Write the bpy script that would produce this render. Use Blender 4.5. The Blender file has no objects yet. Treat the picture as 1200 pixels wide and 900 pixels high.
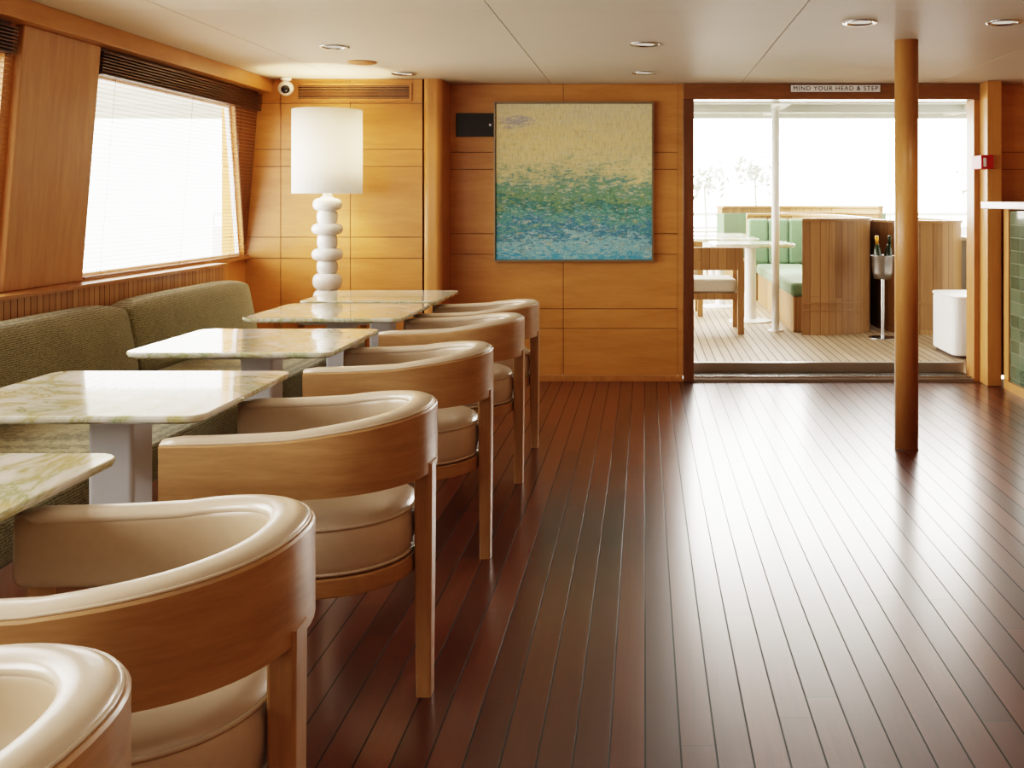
import bpy, bmesh, math, random
from mathutils import Vector, Matrix
random.seed(4)
scene = bpy.context.scene
COL = scene.collection
F = 1200.0

# ------------------------------------------------------------------ node helpers
class NG:
    def __init__(s, name):
        s.m = bpy.data.materials.new(name); s.m.use_nodes = True
        s.t = s.m.node_tree; s.t.nodes.clear()
        s.out = s.t.nodes.new('ShaderNodeOutputMaterial')
    def n(s, typ, **k):
        nd = s.t.nodes.new(typ)
        for a, v in k.items(): setattr(nd, a, v)
        return nd
    def l(s, a, b): s.t.links.new(a, b)
    def math(s, op, a, b=None, c=None):
        nd = s.n('ShaderNodeMath', operation=op)
        for i, v in enumerate((a, b, c)):
            if v is None: continue
            if isinstance(v, (int, float)): nd.inputs[i].default_value = v
            else: s.l(v, nd.inputs[i])
        return nd.outputs[0]
    def ramp(s, fac, stops, interp='LINEAR'):
        r = s.n('ShaderNodeValToRGB'); r.color_ramp.interpolation = interp
        els = r.color_ramp.elements
        while len(els) < len(stops): els.new(0.5)
        for e, (p, c) in zip(els, stops):
            e.position = p; e.color = (c[0], c[1], c[2], 1)
        s.l(fac, r.inputs[0]); return r.outputs[0]
    def mix(s, fac, a, b, mode='MIX'):
        m = s.n('ShaderNodeMix', data_type='RGBA', blend_type=mode)
        for i, v in ((0, fac), (6, a), (7, b)):
            if isinstance(v, (int, float)): m.inputs[i].default_value = v
            elif isinstance(v, tuple): m.inputs[i].default_value = (v[0], v[1], v[2], 1)
            else: s.l(v, m.inputs[i])
        return m.outputs[2]
    def bsdf(s, color, rough=0.5, metal=0, coat=0, coat_rough=0.05, spec=0.5, normal=None, sheen=0, trans=0):
        b = s.n('ShaderNodeBsdfPrincipled')
        if isinstance(color, tuple): b.inputs['Base Color'].default_value = (*color[:3], 1)
        else: s.l(color, b.inputs['Base Color'])
        if isinstance(rough, (int, float)): b.inputs['Roughness'].default_value = rough
        else: s.l(rough, b.inputs['Roughness'])
        b.inputs['Metallic'].default_value = metal
        b.inputs['Coat Weight'].default_value = coat
        b.inputs['Coat Roughness'].default_value = coat_rough
        b.inputs['Specular IOR Level'].default_value = spec
        b.inputs['Sheen Weight'].default_value = sheen
        b.inputs['Transmission Weight'].default_value = trans
        if normal is not None: s.l(normal, b.inputs['Normal'])
        s.l(b.outputs[0], s.out.inputs[0]); return b
    def coords(s, scale=(1, 1, 1), rnd=True):
        tc = s.n('ShaderNodeTexCoord')
        mp = s.n('ShaderNodeMapping'); mp.inputs['Scale'].default_value = scale
        v = tc.outputs['Object']
        if rnd:
            oi = s.n('ShaderNodeObjectInfo')
            m = s.math('MULTIPLY', oi.outputs['Random'], 13.0)
            add = s.n('ShaderNodeVectorMath', operation='ADD')
            cx = s.n('ShaderNodeCombineXYZ'); s.l(m, cx.inputs[0]); s.l(m, cx.inputs[1]); s.l(m, cx.inputs[2])
            s.l(v, add.inputs[0]); s.l(cx.outputs[0], add.inputs[1]); v = add.outputs[0]
        s.l(v, mp.inputs[0]); return mp.outputs[0]
    def noise(s, vec, scale=5, detail=4, rough=0.5, dist=0):
        t = s.n('ShaderNodeTexNoise'); s.l(vec, t.inputs['Vector'])
        t.inputs['Scale'].default_value = scale; t.inputs['Detail'].default_value = detail
        t.inputs['Roughness'].default_value = rough; t.inputs['Distortion'].default_value = dist
        return t.outputs['Fac']
    def bump(s, h, strength=0.3, dist=0.01):
        b = s.n('ShaderNodeBump'); b.inputs['Strength'].default_value = strength
        b.inputs['Distance'].default_value = dist; s.l(h, b.inputs['Height']); return b.outputs[0]

def wood(name, dark, light, scale=(3, 3, 3), rough=0.35, coat=0.3, nscale=3):
    g = NG(name)
    v = g.coords(scale)
    n1 = g.noise(v, nscale, 6, 0.6, 0.6)
    n2 = g.noise(v, nscale * 7, 3, 0.6)
    f = g.math('ADD', g.math('MULTIPLY', n1, 0.75), g.math('MULTIPLY', n2, 0.25))
    c = g.ramp(f, [(0.3, dark), (0.7, light)])
    g.bsdf(c, rough, coat=coat, coat_rough=0.15, normal=g.bump(n2, 0.05, 0.002))
    return g.m

def plain(name, color, rough=0.5, metal=0, coat=0, bumpscale=0, spec=0.5, var=0.06):
    g = NG(name)
    v = g.coords((1, 1, 1))
    n = g.noise(v, bumpscale or 8, 3)
    c = g.mix(n, tuple(x * (1 - var) for x in color), tuple(min(1, x * (1 + var)) for x in color))
    g.bsdf(c, rough, metal, coat, spec=spec, normal=g.bump(n, 0.1, 0.002) if bumpscale else None)
    return g.m

def emis(name, color, strength):
    g = NG(name); e = g.n('ShaderNodeEmission')
    e.inputs[0].default_value = (*color, 1); e.inputs[1].default_value = strength
    g.l(e.outputs[0], g.out.inputs[0]); return g.m

def planks(name, stops, width, length, seam_col, seam_w, rough, coat, coat_rough=0.08, grain=0.35, axis='y', seamfac=1.0, spec=0.5, tiltk=0.5):
    g = NG(name)
    tc = g.n('ShaderNodeTexCoord'); sp = g.n('ShaderNodeSeparateXYZ'); g.l(tc.outputs['Object'], sp.inputs[0])
    X, Y, Z = sp.outputs
    if axis == 'z': X, Y = g.math('ADD', X, Y), Z
    xs = g.math('DIVIDE', X, width)
    row = g.math('FLOOR', xs); fr = g.math('FRACT', xs)
    wn = g.n('ShaderNodeTexWhiteNoise', noise_dimensions='1D'); g.l(row, wn.inputs['W'])
    off = g.math('MULTIPLY', wn.outputs['Value'], length * 7.3)
    ys = g.math('DIVIDE', g.math('ADD', Y, off), length)
    brd = g.math('FLOOR', ys); fy = g.math('FRACT', ys)
    cx = g.n('ShaderNodeCombineXYZ'); g.l(row, cx.inputs[0]); g.l(brd, cx.inputs[1])
    w2 = g.n('ShaderNodeTexWhiteNoise', noise_dimensions='2D'); g.l(cx.outputs[0], w2.inputs['Vector'])
    base = g.ramp(w2.outputs['Value'], stops)
    gv = g.n('ShaderNodeCombineXYZ')
    g.l(g.math('MULTIPLY', X, 55), gv.inputs[0])
    g.l(g.math('ADD', g.math('MULTIPLY', Y, 2.2), g.math('MULTIPLY', w2.outputs['Value'], 40)), gv.inputs[1])
    gn = g.noise(gv.outputs[0], 1.0, 5, 0.6, 0.8)
    gr = g.math('ADD', g.math('MULTIPLY', g.math('SUBTRACT', gn, 0.5), grain * 2), 1.0)
    gc = g.n('ShaderNodeCombineColor'); [g.l(gr, gc.inputs[i]) for i in range(3)]
    col = g.mix(1.0, base, gc.outputs[0], 'MULTIPLY')
    seam = g.math('LESS_THAN', fr, seam_w)
    endj = g.math('LESS_THAN', fy, 0.002 / length * 1.2)
    sm = g.math('MAXIMUM', seam, endj)
    col = g.mix(g.math('MULTIPLY', sm, seamfac), col, seam_col)
    h = g.math('SUBTRACT', g.math('MULTIPLY', gn, 0.12), g.math('MULTIPLY', seam, 0.8))
    tilt = g.math('MULTIPLY', g.math('MULTIPLY', g.math('SUBTRACT', w2.outputs['Value'], 0.5), fr), tiltk)
    h = g.math('ADD', h, tilt)
    rg = g.math('ADD', rough, g.math('MULTIPLY', gn, 0.12))
    rg = g.math('ADD', rg, g.math('MULTIPLY', seam, 0.35))
    b = g.bsdf(col, rg, coat=coat, coat_rough=coat_rough, normal=g.bump(h, 0.35, 0.0022), spec=spec)
    g.l(g.math('MULTIPLY', g.math('SUBTRACT', 1.0, seam), coat), b.inputs['Coat Weight'])
    return g.m

# ------------------------------------------------------------------ materials
M_wall = wood('honey_veneer', (0.45, 0.20, 0.054), (0.60, 0.30, 0.095), (1.2, 1.2, 9), 0.38, 0.2, 1.6)
M_wallv = wood('honey_veneer_vertical', (0.44, 0.20, 0.054), (0.58, 0.29, 0.095), (8, 8, 0.7), 0.38, 0.2, 1.6)
M_trimd = wood('dark_frame_wood', (0.11, 0.042, 0.015), (0.19, 0.078, 0.029), (4, 4, 1), 0.35, 0.3)
M_trim = wood('amber_trim_wood', (0.36, 0.155, 0.045), (0.49, 0.235, 0.078), (6, 6, 0.8), 0.36, 0.2)
M_column = wood('column_wood', (0.41, 0.195, 0.07), (0.57, 0.305, 0.12), (9, 9, 0.7), 0.4, 0.15)
M_chair = wood('chair_oak', (0.32, 0.175, 0.072), (0.52, 0.315, 0.152), (2.2, 2.2, 16), 0.42, 0.1, 1.3)
M_leg = wood('chair_leg_oak', (0.32, 0.175, 0.072), (0.51, 0.31, 0.148), (16, 16, 1.5), 0.42, 0.1, 1.3)
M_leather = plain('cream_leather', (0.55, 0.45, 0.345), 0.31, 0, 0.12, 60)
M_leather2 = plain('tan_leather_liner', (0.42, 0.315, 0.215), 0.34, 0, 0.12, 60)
M_metal = plain('painted_pedestal_metal', (0.58, 0.58, 0.60), 0.35, 0.1)
M_white = plain('white_gloss_ceramic', (0.88, 0.86, 0.83), 0.22, 0, 0.4)
M_whitep = plain('white_paint', (0.85, 0.85, 0.83), 0.4)
M_black = plain('black_gloss', (0.01, 0.01, 0.012), 0.2)
M_dark = plain('dark_gap', (0.05, 0.02, 0.01), 0.7)
M_steel = plain('brushed_steel', (0.6, 0.6, 0.6), 0.25, 1.0)
M_sill = plain('grey_sill_metal', (0.33, 0.30, 0.26), 0.35, 0.6)
M_red = plain('red_plastic', (0.45, 0.015, 0.015), 0.4)
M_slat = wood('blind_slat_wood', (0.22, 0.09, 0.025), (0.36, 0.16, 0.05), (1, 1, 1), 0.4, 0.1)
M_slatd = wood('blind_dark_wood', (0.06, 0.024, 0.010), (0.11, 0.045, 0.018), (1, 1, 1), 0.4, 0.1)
M_tamb = planks('tambour_wood', [(0, (0.38, 0.19, 0.07)), (1, (0.50, 0.28, 0.115))], 0.045, 3, (0.13, 0.06, 0.02), 0.12, 0.4, 0.1, axis='z')
M_floor = planks('mahogany_floor', [(0, (0.040, 0.0095, 0.0052)), (0.4, (0.062, 0.015, 0.0073)), (0.8, (0.088, 0.0225, 0.0105)), (1, (0.112, 0.031, 0.014))],
                 0.082, 2.6, (0.004, 0.003, 0.002), 0.055, 0.25, 0.65, 0.19, 0.5, spec=0.5, tiltk=0.28)
M_deck = planks('teak_deck', [(0, (0.34, 0.24, 0.15)), (1, (0.46, 0.345, 0.23))], 0.065, 2.5, (0.07, 0.055, 0.042), 0.11, 0.55, 0.0)
M_booth = planks('booth_teak', [(0, (0.24, 0.125, 0.048)), (1, (0.35, 0.195, 0.08))], 0.075, 3, (0.12, 0.06, 0.025), 0.05, 0.5, 0.0, axis='z')
M_outtrim = wood('deck_teak_trim', (0.24, 0.12, 0.045), (0.34, 0.18, 0.07), (3, 3, 3), 0.45, 0.0)

def fabric(name, a, b):
    g = NG(name); v = g.coords((1, 1, 1))
    n = g.noise(v, 110, 2, 0.7); n2 = g.noise(v, 6, 2)
    wv = g.n('ShaderNodeTexWave'); wv.bands_direction = 'Z'; g.l(v, wv.inputs[0]); wv.inputs['Scale'].default_value = 40; wv.inputs['Distortion'].default_value = 4
    f = g.math('ADD', g.math('MULTIPLY', n, 0.6), g.math('MULTIPLY', wv.outputs[1], 0.25))
    f = g.math('ADD', f, g.math('MULTIPLY', n2, 0.12))
    c = g.ramp(f, [(0.28, a), (0.68, b)])
    g.bsdf(c, 0.85, sheen=0.2, spec=0.2, normal=g.bump(f, 0.6, 0.004)); return g.m
M_fab = fabric('olive_woven_fabric', (0.095, 0.092, 0.05), (0.37, 0.34, 0.205))
M_fabg = fabric('sage_green_fabric', (0.10, 0.165, 0.10), (0.19, 0.27, 0.165))
M_cush = fabric('cream_cushion_fabric', (0.45, 0.40, 0.32), (0.62, 0.57, 0.48))

def marble():
    g = NG('pale_green_marble'); v = g.coords((1, 1, 1))
    d = g.noise(v, 2.6, 7, 0.64, 2.0)
    ve = g.math('ABSOLUTE', g.math('SUBTRACT', d, 0.5))
    vein = g.ramp(ve, [(0.0, (1, 1, 1)), (0.03, (0.5, 0.5, 0.5)), (0.11, (0, 0, 0))])
    n2 = g.noise(v, 6, 4, 0.6, 1.0)
    base = g.ramp(n2, [(0.35, (0.69, 0.70, 0.62)), (0.6, (0.84, 0.83, 0.78))])
    vc = g.ramp(g.noise(v, 9, 2), [(0.4, (0.34, 0.42, 0.20)), (0.6, (0.48, 0.43, 0.18))])
    c = g.mix(g.math('MULTIPLY', vein, 0.95), base, vc)
    g.bsdf(c, 0.12, coat=0.6, coat_rough=0.03); return g.m
M_marble = marble()

def ceiling_mat():
    g = NG('cream_ceiling_panels')
    tc = g.n('ShaderNodeTexCoord')
    n = g.noise(tc.outputs['Object'], 3, 2)
    c = g.mix(n, (0.73, 0.665, 0.56), (0.77, 0.705, 0.60))
    g.bsdf(c, 0.5, spec=0.3); return g.m
M_ceil = ceiling_mat()

def tile_mat():
    g = NG('green_glazed_tiles')
    tc = g.n('ShaderNodeTexCoord'); sp = g.n('ShaderNodeSeparateXYZ'); g.l(tc.outputs['Object'], sp.inputs[0])
    a = g.math('DIVIDE', sp.outputs[1], 0.16); b = g.math('DIVIDE', sp.outputs[2], 0.085)
    s1 = g.math('LESS_THAN', g.math('FRACT', a), 0.03); s2 = g.math('LESS_THAN', g.math('FRACT', b), 0.06)
    cx = g.n('ShaderNodeCombineXYZ'); g.l(g.math('FLOOR', a), cx.inputs[0]); g.l(g.math('FLOOR', b), cx.inputs[1])
    w = g.n('ShaderNodeTexWhiteNoise', noise_dimensions='2D'); g.l(cx.outputs[0], w.inputs['Vector'])
    c = g.ramp(w.outputs[0], [(0, (0.05, 0.09, 0.055)), (1, (0.12, 0.17, 0.11))])
    sm = g.math('MAXIMUM', s1, s2)
    c = g.mix(sm, c, (0.2, 0.22, 0.16))
    g.bsdf(c, 0.15, coat=0.5, normal=g.bump(g.math('SUBTRACT', 1, sm), 0.4, 0.003)); return g.m
M_tile = tile_mat()

def painting_mat():
    g = NG('seascape_canvas')
    tc = g.n('ShaderNodeTexCoord'); sp = g.n('ShaderNodeSeparateXYZ'); g.l(tc.outputs['Generated'], sp.inputs[0])
    v = tc.outputs['Object']
    def mp(sc, off=0):
        m = g.n('ShaderNodeMapping'); m.inputs['Scale'].default_value = sc; m.inputs['Location'].default_value = (off, off, off); g.l(v, m.inputs[0]); return m.outputs[0]
    big = g.noise(mp((2.0, 1, 4.5)), 1.8, 6, 0.65, 0.8)
    fine = g.noise(mp((7, 1, 20)), 2.6, 7, 0.75, 0.6)
    fine2 = g.noise(mp((9, 1, 22), 3.7), 2.2, 7, 0.8, 0.5)
    scr = g.noise(mp((60, 1, 7)), 2.0, 3, 0.75)
    t = g.math('ADD', sp.outputs[2], g.math('MULTIPLY', g.math('SUBTRACT', big, 0.5), 0.46))
    t = g.math('ADD', t, g.math('MULTIPLY', g.math('SUBTRACT', fine, 0.5), 0.62))
    base = g.ramp(t, [(0.0, (0.07, 0.36, 0.55)), (0.10, (0.30, 0.58, 0.60)), (0.18, (0.02, 0.18, 0.36)), (0.26, (0.16, 0.42, 0.34)),
                      (0.33, (0.02, 0.17, 0.20)), (0.40, (0.22, 0.38, 0.17)), (0.47, (0.09, 0.30, 0.28)), (0.54, (0.50, 0.54, 0.30)),
                      (0.61, (0.74, 0.67, 0.38)), (0.78, (0.87, 0.73, 0.38)), (1.0, (0.80, 0.73, 0.48))])
    lightp = g.ramp(fine2, [(0.53, (0, 0, 0)), (0.62, (1, 1, 1))])
    c = g.mix(g.math('MULTIPLY', lightp, 0.55), base, (0.82, 0.82, 0.64))
    ochre = g.ramp(g.noise(mp((5, 1, 12), 9), 2, 5, 0.7), [(0.56, (0, 0, 0)), (0.66, (1, 1, 1))])
    c = g.mix(g.math('MULTIPLY', ochre, 0.45), c, (0.52, 0.45, 0.14))
    dx = g.math('SUBTRACT', sp.outputs[0], 0.13); dz = g.math('SUBTRACT', sp.outputs[2], 0.885)
    rr = g.math('SQRT', g.math('ADD', g.math('MULTIPLY', dx, dx), g.math('MULTIPLY', g.math('MULTIPLY', dz, dz), 7)))
    rr = g.math('ADD', rr, g.math('MULTIPLY', g.math('SUBTRACT', fine, 0.5), 0.6))
    sm = g.ramp(rr, [(0.04, (1, 1, 1)), (0.12, (0, 0, 0))])
    c = g.mix(g.math('MULTIPLY', sm, 0.7), c, (0.35, 0.36, 0.48))
    c = g.mix(0.5, c, g.ramp(scr, [(0.32, (0.35, 0.38, 0.36)), (0.5, (0.95, 0.95, 0.93)), (0.7, (1, 1, 1))]), 'MULTIPLY')
    g.bsdf(c, 0.6, normal=g.bump(scr, 0.4, 0.004)); return g.m
M_paint = painting_mat()

def glass_mat():
    g = NG('window_glass'); t = g.n('ShaderNodeBsdfTransparent'); gl = g.n('ShaderNodeBsdfGlossy'); gl.inputs['Roughness'].default_value = 0.02
    mx = g.n('ShaderNodeMixShader'); mx.inputs[0].default_value = 0.04
    g.l(t.outputs[0], mx.inputs[1]); g.l(gl.outputs[0], mx.inputs[2]); g.l(mx.outputs[0], g.out.inputs[0]); return g.m
M_glass = glass_mat()

def shade_mat():
    g = NG('white_linen_shade'); v = g.coords((1, 1, 1)); n = g.noise(v, 90, 2)
    d = g.n('ShaderNodeBsdfDiffuse'); t = g.n('ShaderNodeBsdfTranslucent'); c = g.mix(n, (0.86, 0.85, 0.82), (0.93, 0.92, 0.89))
    g.l(c, d.inputs[0]); g.l(c, t.inputs[0]); mx = g.n('ShaderNodeMixShader'); mx.inputs[0].default_value = 0.42
    g.l(d.outputs[0], mx.inputs[1]); g.l(t.outputs[0], mx.inputs[2]); g.l(mx.outputs[0], g.out.inputs[0]); return g.m
M_shade = shade_mat()
M_bulb = emis('downlight_lens', (1, 0.88, 0.7), 0.6)
M_foil = plain('gold_foil', (0.7, 0.35, 0.06), 0.35, 0.7)
M_bottle = plain('dark_green_bottle', (0.02, 0.035, 0.015), 0.15)
M_leaf = plain('haze_tinted_foliage', (0.55, 0.60, 0.52), 0.8)  # haze is painted in: leaf colour kept pale and greyish

# ------------------------------------------------------------------ geometry helpers
def finish(name, bm, mat, parent=None, loc=(0, 0, 0), smooth=False, bevel=0, seg=2, **props):
    bmesh.ops.recalc_face_normals(bm, faces=bm.faces[:])
    me = bpy.data.meshes.new(name); bm.to_mesh(me); bm.free()
    for m in (mat if isinstance(mat, list) else [mat]): me.materials.append(m)
    ob = bpy.data.objects.new(name, me); COL.objects.link(ob)
    ob.location = loc
    if smooth:
        for p in me.polygons: p.use_smooth = True
    if bevel:
        b = ob.modifiers.new('bevel', 'BEVEL'); b.width = bevel; b.segments = seg; b.limit_method = 'ANGLE'; b.angle_limit = 0.7
    if parent: ob.parent = parent
    for k, v in props.items(): ob[k] = v
    return ob

def bbox(bm, x0, x1, y0, y1, z0, z1, mi=0, f=None):
    vs = []
    for z in (z0, z1):
        for x, y in ((x0, y0), (x1, y0), (x1, y1), (x0, y1)):
            p = (x, y, z); vs.append(bm.verts.new(f(*p) if f else p))
    for q in ((0, 1, 2, 3), (4, 5, 6, 7), (0, 1, 5, 4), (1, 2, 6, 5), (2, 3, 7, 6), (3, 0, 4, 7)):
        fc = bm.faces.new([vs[i] for i in q]); fc.material_index = mi
    return vs

def box(name, x0, x1, y0, y1, z0, z1, mat, bevel=0.003, parent=None, seg=2, smooth=False, **props):
    bm = bmesh.new(); bbox(bm, x0, x1, y0, y1, z0, z1)
    return finish(name, bm, mat, parent, bevel=bevel, seg=seg, smooth=smooth, **props)

def loft(bm, rings, closed_path=False, cap=True, mi=0):
    vr = [[bm.verts.new(p) for p in r] for r in rings]
    n = len(vr[0]); R = len(vr)
    for i in range(R if closed_path else R - 1):
        a, b = vr[i], vr[(i + 1) % R]
        for j in range(n):
            k = (j + 1) % n
            fc = bm.faces.new((a[j], a[k], b[k], b[j])); fc.material_index = mi
    if cap and not closed_path:
        for r in (vr[0], vr[-1]):
            fc = bm.faces.new(r); fc.material_index = mi
    return vr

def lathe(bm, prof, seg=32, c=(0, 0, 0), mi=0, cap=True):
    rings = []
    for r, z in prof:
        rings.append([(c[0] + r * math.cos(2 * math.pi * j / seg), c[1] + r * math.sin(2 * math.pi * j / seg), c[2] + z) for j in range(seg)])
    loft(bm, rings, cap=cap, mi=mi)

def tube(bm, pts, r, seg=8, closed=False, mi=0):
    rings = []; n = len(pts)
    for i, p in enumerate(pts):
        p = Vector(p)
        a = Vector(pts[(i - 1) % n] if (closed or i > 0) else pts[i]); b = Vector(pts[(i + 1) % n] if (closed or i < n - 1) else pts[i])
        t = (b - a).normalized(); u = t.cross(Vector((0, 0, 1)))
        if u.length < 1e-3: u = Vector((1, 0, 0))
        u.normalize(); w = u.cross(t)
        rings.append([tuple(p + u * r * math.cos(2 * math.pi * j / seg) + w * r * math.sin(2 * math.pi * j / seg)) for j in range(seg)])
    loft(bm, rings, closed_path=closed, mi=mi)

def empty(name, loc, label, category, group=None):
    e = bpy.data.objects.new(name, None); COL.objects.link(e); e.location = loc; e.empty_display_size = 0.1
    e['label'] = label; e['category'] = category
    if group: e['group'] = group
    return e

def copy_thing(src, loc, label=None, rot=None):
    e = src.copy(); COL.objects.link(e); e.location = loc
    if label: e['label'] = label
    if rot is not None: e.rotation_euler = (0, 0, rot)
    for c in list(src.children):
        k = c.copy(); COL.objects.link(k); k.parent = e
        for c2 in list(c.children):
            k2 = c2.copy(); COL.objects.link(k2); k2.parent = k
    return e
S = dict(kind='structure')

def rrect(x0, x1, y0, y1, r, n=6):
    pts = []
    for cx, cy, a0 in ((x1 - r, y1 - r, 0), (x0 + r, y1 - r, 90), (x0 + r, y0 + r, 180), (x1 - r, y0 + r, 270)):
        for i in range(n + 1):
            a = math.radians(a0 + 90 * i / n); pts.append((cx + r * math.cos(a), cy + r * math.sin(a)))
    return pts

# ------------------------------------------------------------------ room shell
H = 2.09
YB = 7.19
YL = 6.90
box('floor', -2.9, 3.3, -1.6, 7.3, -0.06, 0.0, M_floor, 0, **S)

bm = bmesh.new()
xs = [-2.9, -2.04, -0.655, 0.677, 2.04, 3.3]; ys = [-1.6, 1.7, 4.41, 7.3]
g_ = 0.0025
for i in range(len(xs) - 1):
    for j in range(len(ys) - 1):
        bbox(bm, xs[i] + g_, xs[i + 1] - g_, ys[j] + 0.0012, ys[j + 1] - 0.0012, H, H + 0.02, 0)
bbox(bm, -2.9, 3.3, -1.6, 7.3, H + 0.021, H + 0.06, 1)
finish('ceiling', bm, [M_ceil, M_dark], **S)

def panel_wall(bm, xcols, zrows, y, depth=0.02, gap=0.0022):
    for i in range(len(xcols) - 1):
        for j in range(len(zrows) - 1):
            bbox(bm, xcols[i] + gap, xcols[i + 1] - gap, y, y + depth, zrows[j] + gap, zrows[j + 1] - gap, 0)
    bbox(bm, xcols[0], xcols[-1], y + depth, y + depth + 0.1, zrows[0], zrows[-1], 1)
rows = [0.04, 0.372, 0.51, 0.893, 1.037, 1.49, 1.61, H]
bm = bmesh.new()
panel_wall(bm, [-1.37, -0.569, 0.235], rows, YB)
bbox(bm, 0.235, 0.272, YB, YB + 0.12, 0.04, H, 0)
panel_wall(bm, [2.42, 3.3], rows, YB)
bbox(bm, 0.27, 2.42, YB + 0.02, YB + 0.12, 1.98, H, 0)
finish('wall_back', bm, [M_wall, M_dark], bevel=0.0, **S)
bm = bmesh.new()
rows2 = [0.04, 0.372, 0.51, 0.88, 1.023, 1.50, 1.615, 1.925, H]
panel_wall(bm, [-2.85, -2.45, -1.98, -1.494], rows2, YL)
finish('wall_alcove', bm, [M_wall, M_dark], **S)
bm = bmesh.new()
pts = rrect(-1.49, -1.365, YL - 0.012, YB + 0.05, 0.04, 6)
loft(bm, [[(x, y, 0.0) for x, y in pts], [(x, y, H) for x, y in pts]])
finish('trim_1', bm, M_wallv, smooth=False, **S)
box('baseboard_back', -1.365, 0.27, YB - 0.012, YB + 0.02, 0, 0.04, M_trim, 0.002, **S)
box('baseboard_alcove', -2.75, -1.49, YL - 0.012, YL + 0.02, 0, 0.04, M_trim, 0.002, **S)

ZS, ZT = 0.885, 2.0
def XL(z): return -2.69 + (z - ZS) * 0.09 / 1.115
bm = bmesh.new()
def q(pts):
    inn = [bm.verts.new((XL(z), d, z)) for d, z in pts]
    out = [bm.verts.new((XL(z) - 0.06, d, z)) for d, z in pts]
    bm.faces.new(inn); bm.faces.new(out[::-1])
    for i in range(4):
        k = (i + 1) % 4; bm.faces.new((inn[i], out[i], out[k], inn[k]))
def hole(d0, d1, h):
    o = [(d0, ZS), (d1, ZS), (d1, ZT + 0.09), (d0, ZT + 0.09)]
    for i in range(4):
        k = (i + 1) % 4; q([o[i], o[k], h[k], h[i]])
W1 = [(4.86, 0.90), (6.88, 0.90), (6.52, 1.875), (4.88, 1.875)]
W2 = [(2.35, 0.90), (4.18, 0.90), (4.18, 1.87), (2.35, 1.87)]
W3 = [(0.0, 0.90), (1.75, 0.90), (1.75, 1.87), (0.0, 1.87)]  # out-of-view window opening, added to let in light
hole(4.6, 7.1, W1); hole(2.2, 4.6, W2); hole(-0.1, 2.2, W3)
q([(-1.6, ZS), (-0.1, ZS), (-0.1, 2.09), (-1.6, 2.09)])
q([(7.1, ZS), (7.3, ZS), (7.3, 2.09), (7.1, 2.09)])
bbox(bm, -2.80, -2.69, -1.6, 7.3, 0, ZS)
finish('wall_left', bm, M_wallv, **S)
bm = bmesh.new()
P4 = [(6.882, 0.90), (6.896, 0.90), (6.896, 1.99), (6.525, 1.99), (6.525, 1.875)]
a_ = [bm.verts.new((XL(z) + 0.001, d, z)) for d, z in P4]; c_ = [bm.verts.new((XL(z) + 0.005, d, z)) for d, z in P4]
bm.faces.new(a_); bm.faces.new(c_[::-1])
for i in range(5): bm.faces.new((a_[i], c_[i], c_[(i + 1) % 5], a_[(i + 1) % 5]))
finish('trim_9', bm, M_trimd, **S)
bm = bmesh.new()
bbox(bm, -2.69, -2.56, -1.0, 6.25, 0, 0.872, 0); bbox(bm, -2.69, -2.545, -1.0, 6.26, 0.872, 0.888, 1)
finish('trim_2', bm, [M_tamb, M_trim], **S)
box('trim_3', -2.9, -2.51, -1.6, YB, 2.0, H, M_wall, 0.004, **S)
box('trim_4', -2.70, -2.655, 4.84, YL, 0.875, 0.897, M_trim, 0.003, **S)
def column(name, d0, d1):
    bm = bmesh.new()
    bbox(bm, -0.09, 0.035, d0, d1, 0.888, 2.0, f=lambda x, y, z: (XL(z) + x, y, z))
    return finish(name, bm, M_column, bevel=0.006, **S)
column('trim_5', 4.24, 4.84); column('trim_6', 1.75, 2.3)

def window(name, h, glass=True, fw=0.018):
    bm = bmesh.new()
    cd = sum(p[0] for p in h) / 4; cz = sum(p[1] for p in h) / 4
    inn = []
    for d, z in h:
        v = Vector((d - cd, z - cz)); inn.append((d - math.copysign(fw, v.x), z - math.copysign(fw, v.y)))
    for i in range(4):
        k = (i + 1) % 4
        A = [h[i], h[k], inn[k], inn[i]]
        f_ = [bm.verts.new((XL(z) - 0.03, d, z)) for d, z in A]; b_ = [bm.verts.new((XL(z) - 0.055, d, z)) for d, z in A]
        bm.faces.new(f_); bm.faces.new(b_[::-1])
        for j in range(4):
            l = (j + 1) % 4; bm.faces.new((f_[j], b_[j], b_[l], f_[l]))
    w = finish(name, bm, M_whitep, **S)
    if glass:
        bm = bmesh.new(); bm.faces.new([bm.verts.new((XL(z) - 0.045, d, z)) for d, z in inn])
        finish('glass', bm, M_glass, parent=w)
    return w
window('window_1', W1); window('window_2', W2, False); window('unseen_window_3', W3, False)

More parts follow.
